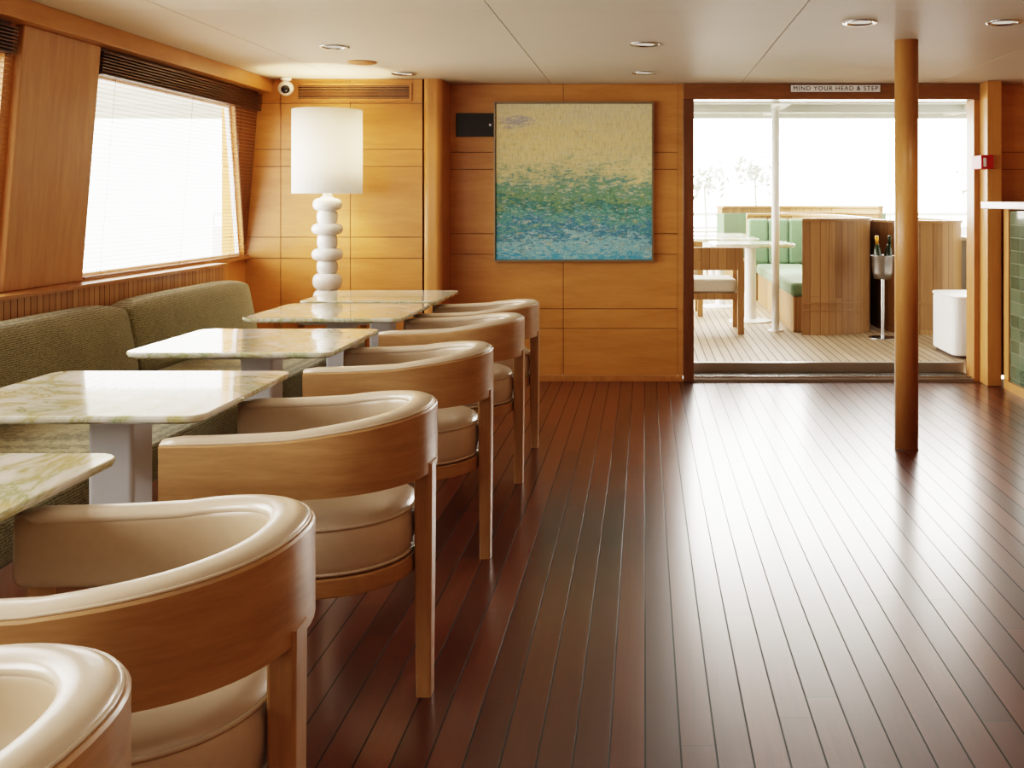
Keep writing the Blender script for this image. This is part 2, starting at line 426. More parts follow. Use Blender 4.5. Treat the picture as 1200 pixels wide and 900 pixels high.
def blind(d0, d1, label):
    e = empty('venetian_blind', (0, 0, 0), label, 'blind', 'window blinds')
    bm = bmesh.new()
    z = 0.905
    while z < 1.86:
        x = XL(z) + 0.018
        bbox(bm, x - 0.006, x + 0.006, d0, d1, z, z + 0.0013); z += 0.022
    finish('slats', bm, M_slat, parent=e)
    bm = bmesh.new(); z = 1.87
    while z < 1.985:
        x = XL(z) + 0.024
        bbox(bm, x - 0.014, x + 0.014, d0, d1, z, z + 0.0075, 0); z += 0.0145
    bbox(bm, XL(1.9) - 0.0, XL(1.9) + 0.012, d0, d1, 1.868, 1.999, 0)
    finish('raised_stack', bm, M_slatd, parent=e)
    bm = bmesh.new()
    bbox(bm, XL(0.9) + 0.006, XL(0.9) + 0.034, d0, d1, 0.898, 0.904)
    finish('bottom_rail', bm, M_slat, parent=e)
    for d in (d0 + 0.15, (d0 + d1) / 2, d1 - 0.3):
        bm = bmesh.new()
        tube(bm, [(XL(zz) + 0.025, d, zz) for zz in (0.9, 1.4, 1.99)], 0.0012, 5)
        finish('cord', bm, M_slatd, parent=e)
blind(4.86, 6.88, 'brown wooden venetian blind over a slanted bright window')
blind(2.36, 4.2, 'brown wooden venetian blind beside the leaning column')

box('wall_right', 3.2, 3.3, -1.6, YB, 0, H, M_wall, 0, **S)
box('wall_front', -2.9, 3.3, -1.7, -1.6, 0, H, M_wall, 0, **S)

bm = bmesh.new()
bbox(bm, 0.272, 0.347, YB - 0.03, YB + 0.14, 0, 1.977, 0)
bbox(bm, 2.305, 2.42, YB - 0.03, YB + 0.14, 0, 1.977, 1)
bbox(bm, 0.272, 2.42, YB - 0.035, YB + 0.14, 1.977, H - 0.002, 2)
finish('door_1', bm, [M_trimd, M_trim, wood('mid_frame_wood', (0.19, 0.08, 0.028), (0.29, 0.13, 0.048), (1, 4, 4), 0.35, 0.3)], bevel=0.004, **S)
bm = bmesh.new()
bbox(bm, 0.347, 2.305, YB - 0.03, YB + 0.20, 0.0, 0.022, 0)
for yy in (YB + 0.0, YB + 0.05, YB + 0.1, YB + 0.15): bbox(bm, 0.35, 2.30, yy, yy + 0.012, 0.022, 0.036, 1)
bbox(bm, 0.347, 2.305, YB + 0.2, YB + 0.26, 0.0, 0.10, 0)
finish('trim_7', bm, [M_sill, M_steel], **S)
box('trim_8', 2.345, 2.445, YL + 0.1, YB - 0.03, 0, H, M_wallv, 0.006, **S)

def text_mesh(name, body, size, mat, parent, loc):
    cu = bpy.data.curves.new(name, 'FONT'); cu.body = body; cu.size = size; cu.align_x = 'CENTER'; cu.align_y = 'CENTER'; cu.extrude = 0.0006
    cu.space_character = 1.2; cu.offset = 0.0
    o = bpy.data.objects.new(name + '_tmp', cu); COL.objects.link(o)
    dg = bpy.context.evaluated_depsgraph_get(); me = bpy.data.meshes.new_from_object(o.evaluated_get(dg))
    bpy.data.objects.remove(o)
    me.materials.clear(); me.materials.append(mat)
    ob = bpy.data.objects.new(name, me); COL.objects.link(ob); ob.parent = parent; ob.location = loc; ob.rotation_euler = (math.pi / 2, 0, 0)
    w = max(v.co.x for v in me.vertices) - min(v.co.x for v in me.vertices)
    return ob, w
sg = empty('warning_sign', (1.335, YB - 0.037, 2.052), 'white head and step warning sign above the doorway', 'sign')
bm = bmesh.new(); bbox(bm, -0.315, 0.315, -0.004, 0.002, -0.027, 0.027); finish('plate', bm, M_black, parent=sg)
bm = bmesh.new(); bbox(bm, -0.312, 0.312, -0.006, -0.004, -0.024, 0.024); finish('face', bm, plain('sign_white', (0.95, 0.95, 0.93), 0.4), parent=sg)
tx, w = text_mesh('lettering', 'MIND YOUR HEAD & STEP', 0.042, M_black, sg, (0, -0.0068, 0))
tx.scale = (0.59 / w, 1, 1)

# ------------------------------------------------------------------ painting
pe = empty('painting', (-0.4925, YB - 0.03, 1.402), 'abstract seascape canvas in a thin metal frame on the panelled wall', 'painting')
bm = bmesh.new(); bbox(bm, -0.545, 0.545, 0, 0.02, -0.545, 0.545); finish('canvas', bm, M_paint, parent=pe)
bm = bmesh.new()
a, b_ = 0.548, 0.558
for x0, x1, z0, z1 in ((-b_, b_, a, b_), (-b_, b_, -b_, -a), (-b_, -a, -a, a), (a, b_, -a, a)): bbox(bm, x0, x1, -0.012, 0.029, z0, z1)
finish('frame', bm, plain('champagne_frame', (0.30, 0.25, 0.17), 0.35, 0.5), parent=pe)

bp = empty('wall_screen', (-1.18, YB - 0.006, 1.80), 'small black glass panel on the wall beside the painting', 'panel')
bm = bmesh.new(); bbox(bm, -0.14, 0.14, -0.004, 0.005, -0.083, 0.083); finish('glass_front', bm, M_black, parent=bp, bevel=0.002)
bm = bmesh.new(); lathe(bm, [(0.009, 0), (0.009, 0.006)], 16); ko = finish('lock', bm, M_steel, parent=bp, loc=(0.10, -0.004, 0.0)); ko.rotation_euler = (math.pi / 2, 0, 0)

ge = empty('air_vent_grille', (-1.955, YL, 2.0), 'wooden louvred air vent above the lamp', 'vent')
bm = bmesh.new()
for x0, x1, z0, z1 in ((-0.39, 0.39, 0.045, 0.06), (-0.39, 0.39, -0.06, -0.045), (-0.39, -0.375, -0.045, 0.045), (0.375, 0.39, -0.045, 0.045)): bbox(bm, x0, x1, -0.014, 0, z0, z1)
finish('frame', bm, M_trim, parent=ge)
bm = bmesh.new()
for k in range(7):
    z = -0.04 + k * 0.0128
    bbox(bm, -0.375, 0.375, -0.011, -0.003, z, z + 0.004)
finish('louvres', bm, M_trim, parent=ge)
bm = bmesh.new(); bbox(bm, -0.375, 0.375, -0.002, 0, -0.045, 0.045); finish('backing', bm, M_black, parent=ge)

se = empty('security_camera', (-2.38, 6.80, 2.09), 'small white dome security camera fixed to the ceiling corner', 'camera')
bm = bmesh.new(); lathe(bm, [(0.035, 0), (0.035, -0.02), (0.018, -0.025), (0.018, -0.045)], 24); finish('mount', bm, M_whitep, parent=se, smooth=True)
bm = bmesh.new(); bmesh.ops.create_uvsphere(bm, u_segments=24, v_segments=16, radius=0.05); finish('housing', bm, M_whitep, parent=se, loc=(0, 0, -0.075), smooth=True)
bm = bmesh.new(); bmesh.ops.create_uvsphere(bm, u_segments=20, v_segments=12, radius=0.03); finish('lens', bm, M_black, parent=se, loc=(0.008, -0.030, -0.083), smooth=True)

fe = empty('fire_call_point', (2.325, YB - 0.03, 1.53), 'red and white fire alarm call point on the door frame', 'alarm')
bm = bmesh.new(); bbox(bm, -0.035, 0.05, -0.20, 0, -0.045, 0.05)
finish('housing', bm, M_red, parent=fe, bevel=0.004)
bm = bmesh.new(); bbox(bm, -0.02, 0.0, -0.204, -0.20, -0.03, 0.03); finish('button_plate', bm, M_whitep, parent=fe, bevel=0.001)

# ------------------------------------------------------------------ ceiling downlights
def downlight(loc, first=[None]):
    if first[0] is None:
        e = empty('recessed_downlight', loc, 'round recessed downlight with a metal ring in the ceiling', 'light', 'ceiling downlights')
        bm = bmesh.new(); lathe(bm, [(0.056, 0.0), (0.078, 0.0), (0.080, -0.004), (0.074, -0.008), (0.058, -0.006), (0.056, 0.0)], 36, cap=False)
        finish('ring', bm, M_steel, parent=e, smooth=True)
        bm = bmesh.new(); lathe(bm, [(0.056, -0.0005), (0.02, -0.003)], 32); finish('lens', bm, M_bulb, parent=e, smooth=True)
        first[0] = e; return e
    return copy_thing(first[0], loc)
DL = ((-1.65, 5.45), (-1.55, 6.6), (0.0, 5.36), (0.0, 6.56), (0.99, 4.7), (1.65, 4.7))
for x, y in DL: downlight((x, y, H))
sm = empty('ceiling_speaker', (-1.67, 6.06, H), 'round amber wooden disc fitting in the ceiling', 'speaker')
bm = bmesh.new(); lathe(bm, [(0.085, 0), (0.085, -0.006), (0.07, -0.010), (0.01, -0.010)], 32); finish('cover', bm, M_trim, parent=sm, smooth=False)

# ------------------------------------------------------------------ pole
M_pole = wood('pole_wood', (0.40, 0.185, 0.055), (0.52, 0.265, 0.09), (6, 6, 0.8), 0.4, 0.1)
pp = empty('support_pole', (1.344, 5.25, 0), 'round amber wooden support pole from floor to ceiling', 'pole')
bm = bmesh.new(); lathe(bm, [(0.0595, 0.0), (0.0595, H)], 40); o = finish('shaft', bm, M_pole, parent=pp, smooth=True)
o.data.polygons[-1].use_smooth = False; o.data.polygons[-2].use_smooth = False
bm = bmesh.new(); lathe(bm, [(0.0605, 0.0), (0.0605, 0.008)], 40); finish('base_ring', bm, M_trimd, parent=pp)

te = empty('tiled_cabinet', (2.45, 6.2, 0), 'green tiled unit with wood end panel and white shelf', 'cabinet')
bm = bmesh.new(); bbox(bm, 0, 0.74, 0, 0.68, 0.06, 1.2); finish('tiled_body', bm, M_tile, parent=te)
bm = bmesh.new(); bbox(bm, -0.01, 0.74, 0.66, 0.75, 0.0, 1.22); bbox(bm, -0.02, 0.74, -0.01, 0.70, 0.0, 0.06); finish('wood_surround', bm, M_wallv, parent=te)
bm = bmesh.new(); bbox(bm, -0.17, 0.74, -0.3, 0.74, 1.215, 1.262); finish('shelf', bm, M_white, parent=te, bevel=0.006)

# ------------------------------------------------------------------ barrel chairs
def upath(off, n=30, x0=-0.30, w=0.27, a=0.29):
    P = []
    for i in range(7):
        x = x0 + (0 - x0) * i / 7; P.append((x, -(w - off), 0.25 * max(0, (x - x0) / 0.3) ** 2))
    for i in range(n + 1):
        th = math.radians(-90 + 180 * i / n)
        t = 0.25 + 0.75 * max(0, math.sin(math.pi * i / n)) ** 0.8
        c, s_ = math.cos(th), math.sin(th); e = 0.88
        P.append(((a - off) * abs(c) ** e, (w - off) * math.copysign(abs(s_) ** e, s_), t))
    for i in range(6, -1, -1):
        x = x0 + (0 - x0) * i / 7; P.append((x, (w - off), 0.25 * max(0, (x - x0) / 0.3) ** 2))
    return P
ZA, ZK = 0.695, 0.737
def zt(t): return ZA + (ZK - ZA) * t
def zb(t): return 0.565 + 0.012 * t
def band(bm, section, ends=None, x0=-0.30):
    offs = section(0.0); n = len(offs)
    paths = [upath(o, x0=x0) for o, _ in offs]
    R = len(paths[0]); rings = []
    for i in range(R):
        t = paths[0][i][2]; sec = section(t)
        rings.append([(paths[j][i][0], paths[j][i][1], sec[j][1]) for j in range(n)])
    if ends:
        def extra(r, sgn_list):
            c = Vector([sum(p[k] for p in r) / n for k in range(3)]); res = []
            for dx, sc in sgn_list:
                res.append([(p[0] - dx, c.y + (p[1] - c.y) * sc, c.z + (p[2] - c.z) * (1 - (1 - sc) * 0.35)) for p in r])
            return res
        rings = extra(rings[0], ends)[::-1] + rings + extra(rings[-1], ends)
    loft(bm, rings)
def sec_wood(t): return [(0, zb(t)), (0, zt(t) - 0.003), (0.003, zt(t) + 0.001), (0.022, zt(t) + 0.001), (0.022, zb(t))]
def sec_pad(t):
    c, hw = 0.045, 0.027; z0, z1 = zb(t) + 0.004, zt(t) + 0.008; zc, hz = (z0 + z1) / 2, (z1 - z0) / 2
    L = []
    for i in range(20):
        a = 2 * math.pi * i / 20; ca, sa = math.cos(a), math.sin(a)
        L.append((c + hw * math.copysign(abs(ca) ** 0.6, ca) * (0.86 if ca < 0 and sa < 0.4 else 1), zc + hz * math.copysign(abs(sa) ** 0.32, sa)))
    return L
def sup(a, b, n=64, cx=0.0):
    P = []
    for i in range(n):
        th = 2 * math.pi * i / n; c, s_ = math.cos(th), math.sin(th)
        e = 0.9 if c >= 0 else 0.45
        es = 0.9 + (0.45 - 0.9) * min(1, max(0, -c * 2))
        P.append((cx + a * math.copysign(abs(c) ** e, c), b * math.copysign(abs(s_) ** es, s_)))
    return P

def make_chair(loc):
    e = empty('dining_chair', loc, 'cream leather barrel dining chair with curved oak back band', 'chair', 'barrel chairs along the tables')
    bm = bmesh.new(); band(bm, sec_wood); o = finish('backrest', bm, M_chair, parent=e, smooth=True)
    o.data.set_sharp_from_angle(angle=0.6)
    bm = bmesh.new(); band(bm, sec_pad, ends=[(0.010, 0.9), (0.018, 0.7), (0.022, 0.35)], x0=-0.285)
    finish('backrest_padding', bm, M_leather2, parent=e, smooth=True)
    bm = bmesh.new()
    P = upath(0.040, x0=-0.305); rings = []
    N = len(P)
    for i, (x, y, t) in enumerate(P):
        a = Vector(P[max(0, i - 1)][:2]); b = Vector(P[min(N - 1, i + 1)][:2]); tg = (b - a).normalized(); nr = Vector((tg.y, -tg.x))
        k = 1.0 if 0 < i < N - 1 else 0.6
        rings.append([(x + nr.x * 0.032 * k * math.copysign(abs(math.cos(q_)) ** 0.8, math.cos(q_)), y + nr.y * 0.032 * k * math.copysign(abs(math.cos(q_)) ** 0.8, math.cos(q_)), zt(t) + 0.0 + 0.015 * k * math.sin(q_)) for q_ in [2 * math.pi * j / 16 for j in range(16)]])
    loft(bm, rings)
    P = upath(0.0085, x0=-0.30); tube(bm, [(x, y, zt(t) + 0.003) for x, y, t in P], 0.0032, 6)
    finish('top_roll', bm, M_leather, parent=e, smooth=True)
    bm = bmesh.new(); rings = []
    for s_, z in ((0.93, 0.366), (0.985, 0.374), (1.0, 0.395), (1.018, 0.43), (1.008, 0.465), (0.985, 0.484), (0.94, 0.499), (0.84, 0.510), (0.6, 0.519), (0.3, 0.523)):
        rings.append([(x * s_, y * s_, z) for x, y in sup(0.25, 0.232, cx=-0.01)])
    loft(bm, rings)
    for s_, z in ((0.992, 0.484), (0.99, 0.376)):
        tube(bm, [(x * s_, y * s_, z) for x, y in sup(0.25, 0.232, cx=-0.01)], 0.0045, 6, closed=True)
    finish('seat', bm, M_leather, parent=e, smooth=True)
    bm = bmesh.new(); loft(bm, [[(x, y, z) for x, y in sup(0.256, 0.238, cx=-0.01)] for z in (0.322, 0.368)])
    finish('seat_frame', bm, M_chair, parent=e, bevel=0.004)
    def leg(cx, cy, hx, hy, top):
        bm = bmesh.new(); r = []
        for z, k in ((0.0, 0.80), (0.35, 0.95), (top, 1.0)):
            r.append([(cx + px * k, cy + py * k, z) for px, py in rrect(-hx, hx, -hy, hy, 0.006, 3)])
        loft(bm, r); finish('leg', bm, M_leg, parent=e)
    leg(0.270, -0.02, 0.0235, 0.030, 0.60)
    leg(-0.268, -0.250, 0.027, 0.018, 0.60); leg(-0.268, 0.250, 0.027, 0.018, 0.60)
    return e
CX = -0.835
c1 = make_chair((CX, 1.64, 0))
copy_thing(c1, (CX, 1.01, 0))
for y in (2.66, 3.67, 4.64, 5.30): copy_thing(c1, (CX, y, 0))

# ------------------------------------------------------------------ tables
def make_table(loc):
    e = empty('dining_table', loc, 'rectangular pale veined marble table on a grey pedestal', 'table', 'marble tables along the banquette')
    bm = bmesh.new(); r = []
    for ins, z in ((0.018, 0.727), (0.004, 0.734), (0, 0.742), (0.0, 0.748), (0.003, 0.750)):
        r.append([(x, y, z) for x, y in rrect(-0.36 + ins, 0.36 - ins, -0.33 + ins, 0.33 - ins, 0.05 - ins * 0.5, 8)])
    loft(bm, r); finish('table_top', bm, M_marble, parent=e)
    bm = bmesh.new()
    loft(bm, [[(x, y, z) for x, y in rrect(-0.06, 0.06, -0.06, 0.06, 0.012, 4)] for z in (0.02, 0.70)])
    finish('pedestal', bm, M_metal, parent=e)
    bm = bmesh.new(); loft(bm, [[(x, y, z) for x, y in rrect(-0.16, 0.16, -0.16, 0.16, 0.02, 4)] for z in (0.70, 0.727)])
    finish('top_plate', bm, M_metal, parent=e)
    bm = bmesh.new(); loft(bm, [[(x, y, z) for x, y in rrect(-0.2, 0.2, -0.2, 0.2, 0.02, 4)] for z in (0.0, 0.02)])
    finish('base_plate', bm, M_metal, parent=e)
    return e
t1 = make_table((-1.43, 1.78, 0))
for y in (2.80, 3.83, 4.85, 5.61): copy_thing(t1, (-1.43, y, 0))

# ------------------------------------------------------------------ banquette
be = empty('banquette', (0, 0, 0), 'long olive fabric banquette with wooden base along the window wall', 'bench')
bm = bmesh.new(); bbox(bm, -2.55, -1.72, -0.9, 6.19, 0.0, 0.30); bbox(bm, -2.55, -2.50, -0.9, 6.19, 0.3, 0.74)
finish('base', bm, M_trim, parent=be, bevel=0.004)
def cushion(name, x0, x1, y0, y1, z0, z1, r, lean=0.0, puff=0.012):
    bm = bmesh.new()
    bmesh.ops.create_cube(bm, size=2)
    bmesh.ops.subdivide_edges(bm, edges=bm.edges[:], cuts=9, use_grid_fill=True)
    hx, hy, hz = (x1 - x0) / 2, (y1 - y0) / 2, (z1 - z0) / 2
    for v in bm.verts:
        p = v.co.copy()
        q3 = Vector((p.x * hx, p.y * hy, p.z * hz))
        inner = Vector((max(-hx + r, min(hx - r, q3.x)), max(-hy + r, min(hy - r, q3.y)), max(-hz + r, min(hz - r, q3.z))))
        d = q3 - inner
        if d.length > 1e-6 and (abs(p.x) > 0.99 or abs(p.y) > 0.99 or abs(p.z) > 0.99): q3 = inner + d.normalized() * r
        b = (1 - p.y ** 4) * puff
        if abs(p.z) > 0.99: q3.z += math.copysign(b * (1 - p.x ** 2), p.z)
        if abs(p.x) > 0.99: q3.x += math.copysign(b * (1 - p.z ** 2), p.x)
        q3.x -= lean * (q3.z / hz)
        v.co = q3
    o = finish(name, bm, M_fab, parent=be, loc=((x0 + x1) / 2, (y0 + y1) / 2, (z0 + z1) / 2), smooth=True)
    s = o.modifiers.new('s', 'SUBSURF'); s.levels = 1; s.render_levels = 2
L = 1.45
for k in range(5):
    y1 = 6.19 - k * L; y0 = y1 - L
    cushion('back_cushion', -2.50, -2.335, y0 + 0.004, y1 - 0.004, 0.45, 0.795, 0.055, 0.035)
    cushion('seat_cushion', -2.45, -1.66, y0 + 0.004, y1 - 0.004, 0.30, 0.455, 0.04, 0.0)

# ------------------------------------------------------------------ lamp on side table
st = empty('side_table', (-2.06, 6.56, 0), 'low wooden side table under the lamp', 'table')
bm = bmesh.new(); bbox(bm, -0.24, 0.24, -0.24, 0.24, 0.52, 0.55); finish('top', bm, M_trim, parent=st, bevel=0.004)
for sx in (-0.21, 0.21):
    for sy in (-0.21, 0.21):
        bm = bmesh.new(); bbox(bm, sx - 0.02, sx + 0.02, sy - 0.02, sy + 0.02, 0, 0.52); finish('leg', bm, M_trim, parent=st, bevel=0.003)
le = empty('table_lamp', (-2.03, 6.56, 0.55), 'tall white lamp with stacked ball base and drum shade', 'lamp')
prof = [(0.10, 0.0), (0.105, 0.01), (0.10, 0.03), (0.05, 0.045)]
def blob(z0, z1, R, r0=0.048):
    n = 12; out = []
    for i in range(n + 1):
        a = math.pi * i / n
        z = (z0 + z1) / 2 - (z1 - z0) / 2 * math.cos(a)
        out.append((r0 + (R - r0) * max(0, math.sin(a)) ** 0.75, z))
    return out
zs = [(0.045, 0.15, 0.09), (0.15, 0.255, 0.092), (0.255, 0.335, 0.066), (0.335, 0.415, 0.098), (0.415, 0.50, 0.064), (0.50, 0.575, 0.098), (0.575, 0.655, 0.066), (0.655, 0.735, 0.09)]
for a, b, R in zs: prof += blob(a, b, R)
prof += [(0.03, 0.75), (0.025, 0.80)]
bm = bmesh.new(); lathe(bm, prof, 40); finish('lamp_base', bm, M_white, parent=le, smooth=True)
bm = bmesh.new(); lathe(bm, [(0.218, 0.765), (0.218, 1.30), (0.215, 1.30), (0.215, 0.765), (0.218, 0.765)], 56, cap=False)
finish('lamp_shade', bm, M_shade, parent=le, smooth=True)
bm = bmesh.new(); bmesh.ops.create_uvsphere(bm, u_segments=20, v_segments=12, radius=0.035); finish('bulb', bm, emis('bulb_glow', (1, 0.8, 0.5), 15), parent=le, loc=(0, 0, 0.93), smooth=True)

# ------------------------------------------------------------------ exterior deck
ZD = 0.10
box('deck_floor', -7, 9, YB + 0.26, 17, ZD - 0.1, ZD, M_deck, 0, kind='structure')
bm = bmesh.new(); bbox(bm, -7, 9, YB + 0.12, 10.0, 2.14, 2.2)
for yy in (8.4, 9.3, 9.95): bbox(bm, -7, 9, yy, yy + 0.08, 2.07, 2.14)
for xx in (-0.6, 1.15, 2.9): bbox(bm, xx, xx + 0.1, YB + 0.12, 10.0, 2.09, 2.14)
finish('deck_canopy', bm, plain('canopy_white', (0.62, 0.66, 0.60), 0.5), kind='structure')

def wallpath(name, path, th, z0, z1, mat, parent):
    P = [Vector(p) for p in path]; pts = []
    for i in range(len(P) - 1):
        p0, p1, p2, p3 = P[max(0, i - 1)], P[i], P[i + 1], P[min(len(P) - 1, i + 2)]
        for k in range(8):
            t = k / 8
            pts.append(0.5 * ((2 * p1) + (-p0 + p2) * t + (2 * p0 - 5 * p1 + 4 * p2 - p3) * t * t + (-p0 + 3 * p1 - 3 * p2 + p3) * t ** 3))
    pts.append(P[-1])
    bm = bmesh.new(); rings = []
    for i, p in enumerate(pts):
        tg = (pts[min(len(pts) - 1, i + 1)] - pts[max(0, i - 1)]).normalized(); nr = Vector((tg.y, -tg.x)) * th / 2
        a, b = p + nr, p - nr
        rings.append([(a.x, a.y, z0), (a.x, a.y, z1), (b.x, b.y, z1), (b.x, b.y, z0)])
    loft(bm, rings); return finish(name, bm, mat, parent=parent)

bA = empty('curved_booth', (0, 0, 0), 'curved teak booth with sage green cushions on the deck', 'booth', 'deck booths')
pA = [(1.38, 8.95), (1.62, 8.93), (1.88, 9.05), (2.03, 9.35), (2.08, 10.2), (2.08, 11.2), (1.95, 11.8), (1.6, 12.0), (1.2, 12.0)]
wallpath('back_panel', pA, 0.06, ZD, 1.09, M_booth, bA)
wallpath('cap_rail', pA, 0.085, 1.09, 1.115, M_outtrim, bA)
wallpath('kick_rail', [(x, y - 0.022) for x, y in pA[:4]], 0.05, 0.37, 0.382, M_outtrim, bA)
wallpath('kick_rail', [(x, y - 0.022) for x, y in pA[:4]], 0.05, 0.31, 0.322, M_outtrim, bA)
def bx(name, par, x0, x1, y0, y1, z0, z1, mat, bev=0.01, seg=2):
    bm = bmesh.new(); bbox(bm, x0, x1, y0, y1, z0, z1); return finish(name, bm, mat, parent=par, bevel=bev, seg=seg)
bx('seat_base', bA, 1.32, 1.80, 9.08, 11.9, ZD, 0.42, M_booth)
bx('seat_cushion', bA, 1.30, 1.82, 9.06, 11.9, 0.42, 0.54, M_fabg, 0.03, 3)
bx('back_cushion', bA, 1.82, 1.95, 9.5, 11.6, 0.40, 1.06, M_fabg, 0.03, 3)
for k in range(3):
    bx('back_cushion', bA, 1.20 + k * 0.235, 1.43 + k * 0.235, 11.8, 11.94, 0.54, 1.06, M_fabg, 0.03, 3)
bB = empty('curved_booth', (0, 0, 0), 'curved teak booth back beside the ice bucket on the deck', 'booth', 'deck booths')
pB = [(2.20, 11), (2.18, 10), (2.19, 9.35), (2.32, 9.02), (2.55, 8.92), (2.72, 9.0), (2.82, 9.25), (2.85, 10.0), (2.85, 11.0)]
wallpath('back_panel', pB, 0.06, ZD, 1.07, M_booth, bB)
wallpath('cap_rail', pB, 0.085, 1.07, 1.095, M_outtrim, bB)
wallpath('kick_rail', [(x, y - 0.022) for x, y in pB[2:7]], 0.05, 0.37, 0.382, M_outtrim, bB)
bC = empty('curved_booth', (0, 0, 0), 'distant curved teak booth at the end of the deck', 'booth', 'deck booths')
pC = [(1.0, 13.6), (1.3, 13.9), (1.9, 14.1), (2.6, 13.9), (3.1, 13.4)]
wallpath('back_panel', pC, 0.08, ZD, 1.17, M_booth, bC)
wallpath('cap_rail', pC, 0.12, 1.17, 1.20, M_outtrim, bC)
wallpath('cushions', [(x, y - 0.12) for x, y in pC], 0.12, 0.5, 1.1, M_fabg, bC)
wallpath('seat', [(x, y - 0.4) for x, y in pC], 0.5, ZD, 0.5, M_booth, bC)
bD = empty('curved_booth', (0, 0, 0), 'low curved teak booth with green seat further along the deck', 'booth', 'deck booths')
pD = [(2.9, 12.6), (2.6, 12.85), (2.25, 12.9), (1.75, 12.7), (1.6, 12.5)]
wallpath('back_panel', pD, 0.08, ZD, 1.10, M_booth, bD)
wallpath('cap_rail', pD, 0.11, 1.10, 1.125, M_outtrim, bD)

def otable(loc, w=0.39, d=0.36):
    e = empty('deck_table', loc, 'marble topped deck table with white round pedestal', 'table', 'deck tables')
    bm = bmesh.new(); r = []
    for ins, z in ((0.02, 0.725), (0, 0.74), (0, 0.758), (0.004, 0.762)):
        r.append([(x, y, z) for x, y in rrect(-w + ins, w - ins, -d + ins, d - ins, 0.06, 6)])
    loft(bm, r); finish('table_top', bm, M_marble, parent=e)
    bm = bmesh.new(); lathe(bm, [(0.055, 0.02), (0.055, 0.725)], 24); finish('pedestal', bm, M_whitep, parent=e)
    bm = bmesh.new(); lathe(bm, [(0.21, 0), (0.21, 0.012), (0.06, 0.03)], 32); finish('base_plate', bm, M_whitep, parent=e)
    return e
o1 = otable((1.03, 9.93, ZD))
for x, y in ((0.84, 11.3), (0.84, 12.55), (0.70, 14.3)): copy_thing(o1, (x, y, ZD))

def ochair(loc):
    e = empty('deck_armchair', loc, 'teak deck armchair with cream seat cushion', 'chair', 'deck armchairs')
    bx('back_panel', e, -0.29, 0.29, -0.29, -0.25, 0.56, 0.76, M_booth)
    bx('armrest', e, -0.29, -0.24, -0.25, 0.27, 0.64, 0.70, M_booth)
    bx('armrest', e, 0.24, 0.29, -0.25, 0.27, 0.64, 0.70, M_booth)
    bx('seat_frame', e, -0.27, 0.27, -0.26, 0.27, 0.30, 0.36, M_booth)
    bx('seat_cushion', e, -0.235, 0.235, -0.25, 0.26, 0.36, 0.48, M_cush, 0.03, 3)
    for sx in (-0.265, 0.265):
        for sy in (-0.265, 0.245):
            bx('leg', e, sx - 0.028, sx + 0.028, sy - 0.028, sy + 0.028, 0, 0.64, M_booth, 0.004)
    return e
oc = ochair((0.58, 9.24, ZD))
for x, y in ((0.30, 10.6), (0.10, 11.9), (0.10, 13.3)): copy_thing(oc, (x, y, ZD))

wp = empty('canopy_post', (1.18, 9.20, ZD), 'slim white metal post holding up the canopy', 'post')
bm = bmesh.new(); lathe(bm, [(0.035, 0.01), (0.035, 1.98)], 20); finish('shaft', bm, M_whitep, parent=wp, smooth=True)
bm = bmesh.new(); lathe(bm, [(0.07, 0), (0.07, 0.01)], 20); finish('foot', bm, M_whitep, parent=wp)
ib = empty('ice_bucket_stand', (2.03, 8.72, ZD), 'steel ice bucket on a slim stand beside the booth', 'bucket')
bm = bmesh.new(); lathe(bm, [(0.014, 0.012), (0.014, 0.5)], 12); finish('stand', bm, M_steel, parent=ib)
bm = bmesh.new(); lathe(bm, [(0.12, 0), (0.12, 0.008), (0.02, 0.014)], 28); finish('base_plate', bm, M_steel, parent=ib)
bm = bmesh.new(); lathe(bm, [(0.03, 0.5), (0.07, 0.505), (0.085, 0.56), (0.093, 0.69), (0.1, 0.70), (0.1, 0.705), (0.088, 0.70), (0.08, 0.57), (0.04, 0.53)], 28)
finish('bucket', bm, plain('dull_steel', (0.35, 0.35, 0.36), 0.3, 1.0), parent=ib, smooth=True)
for k, (dx, dy, ax, m) in enumerate(((-0.036, 0.0, -0.06, M_foil), (0.040, 0.01, 0.08, M_bottle))):
    b = empty('champagne_bottle', (2.03 + dx, 8.72 + dy, ZD + 0.585), 'dark bottle with %s neck chilling in the bucket' % ('gold foil' if k == 0 else 'bare green'), 'bottle', 'bottles in the ice bucket')
    b.rotation_euler = (0.02, ax, 0)
    bm = bmesh.new(); lathe(bm, [(0.028, 0), (0.034, 0.01), (0.034, 0.13), (0.026, 0.18), (0.015, 0.215)], 20); finish('glass_body', bm, M_bottle, parent=b, smooth=True)
    bm = bmesh.new(); lathe(bm, [(0.0155, 0.21), (0.0145, 0.25), (0.017, 0.255), (0.016, 0.285)], 16); finish('neck', bm, m, parent=b, smooth=True)

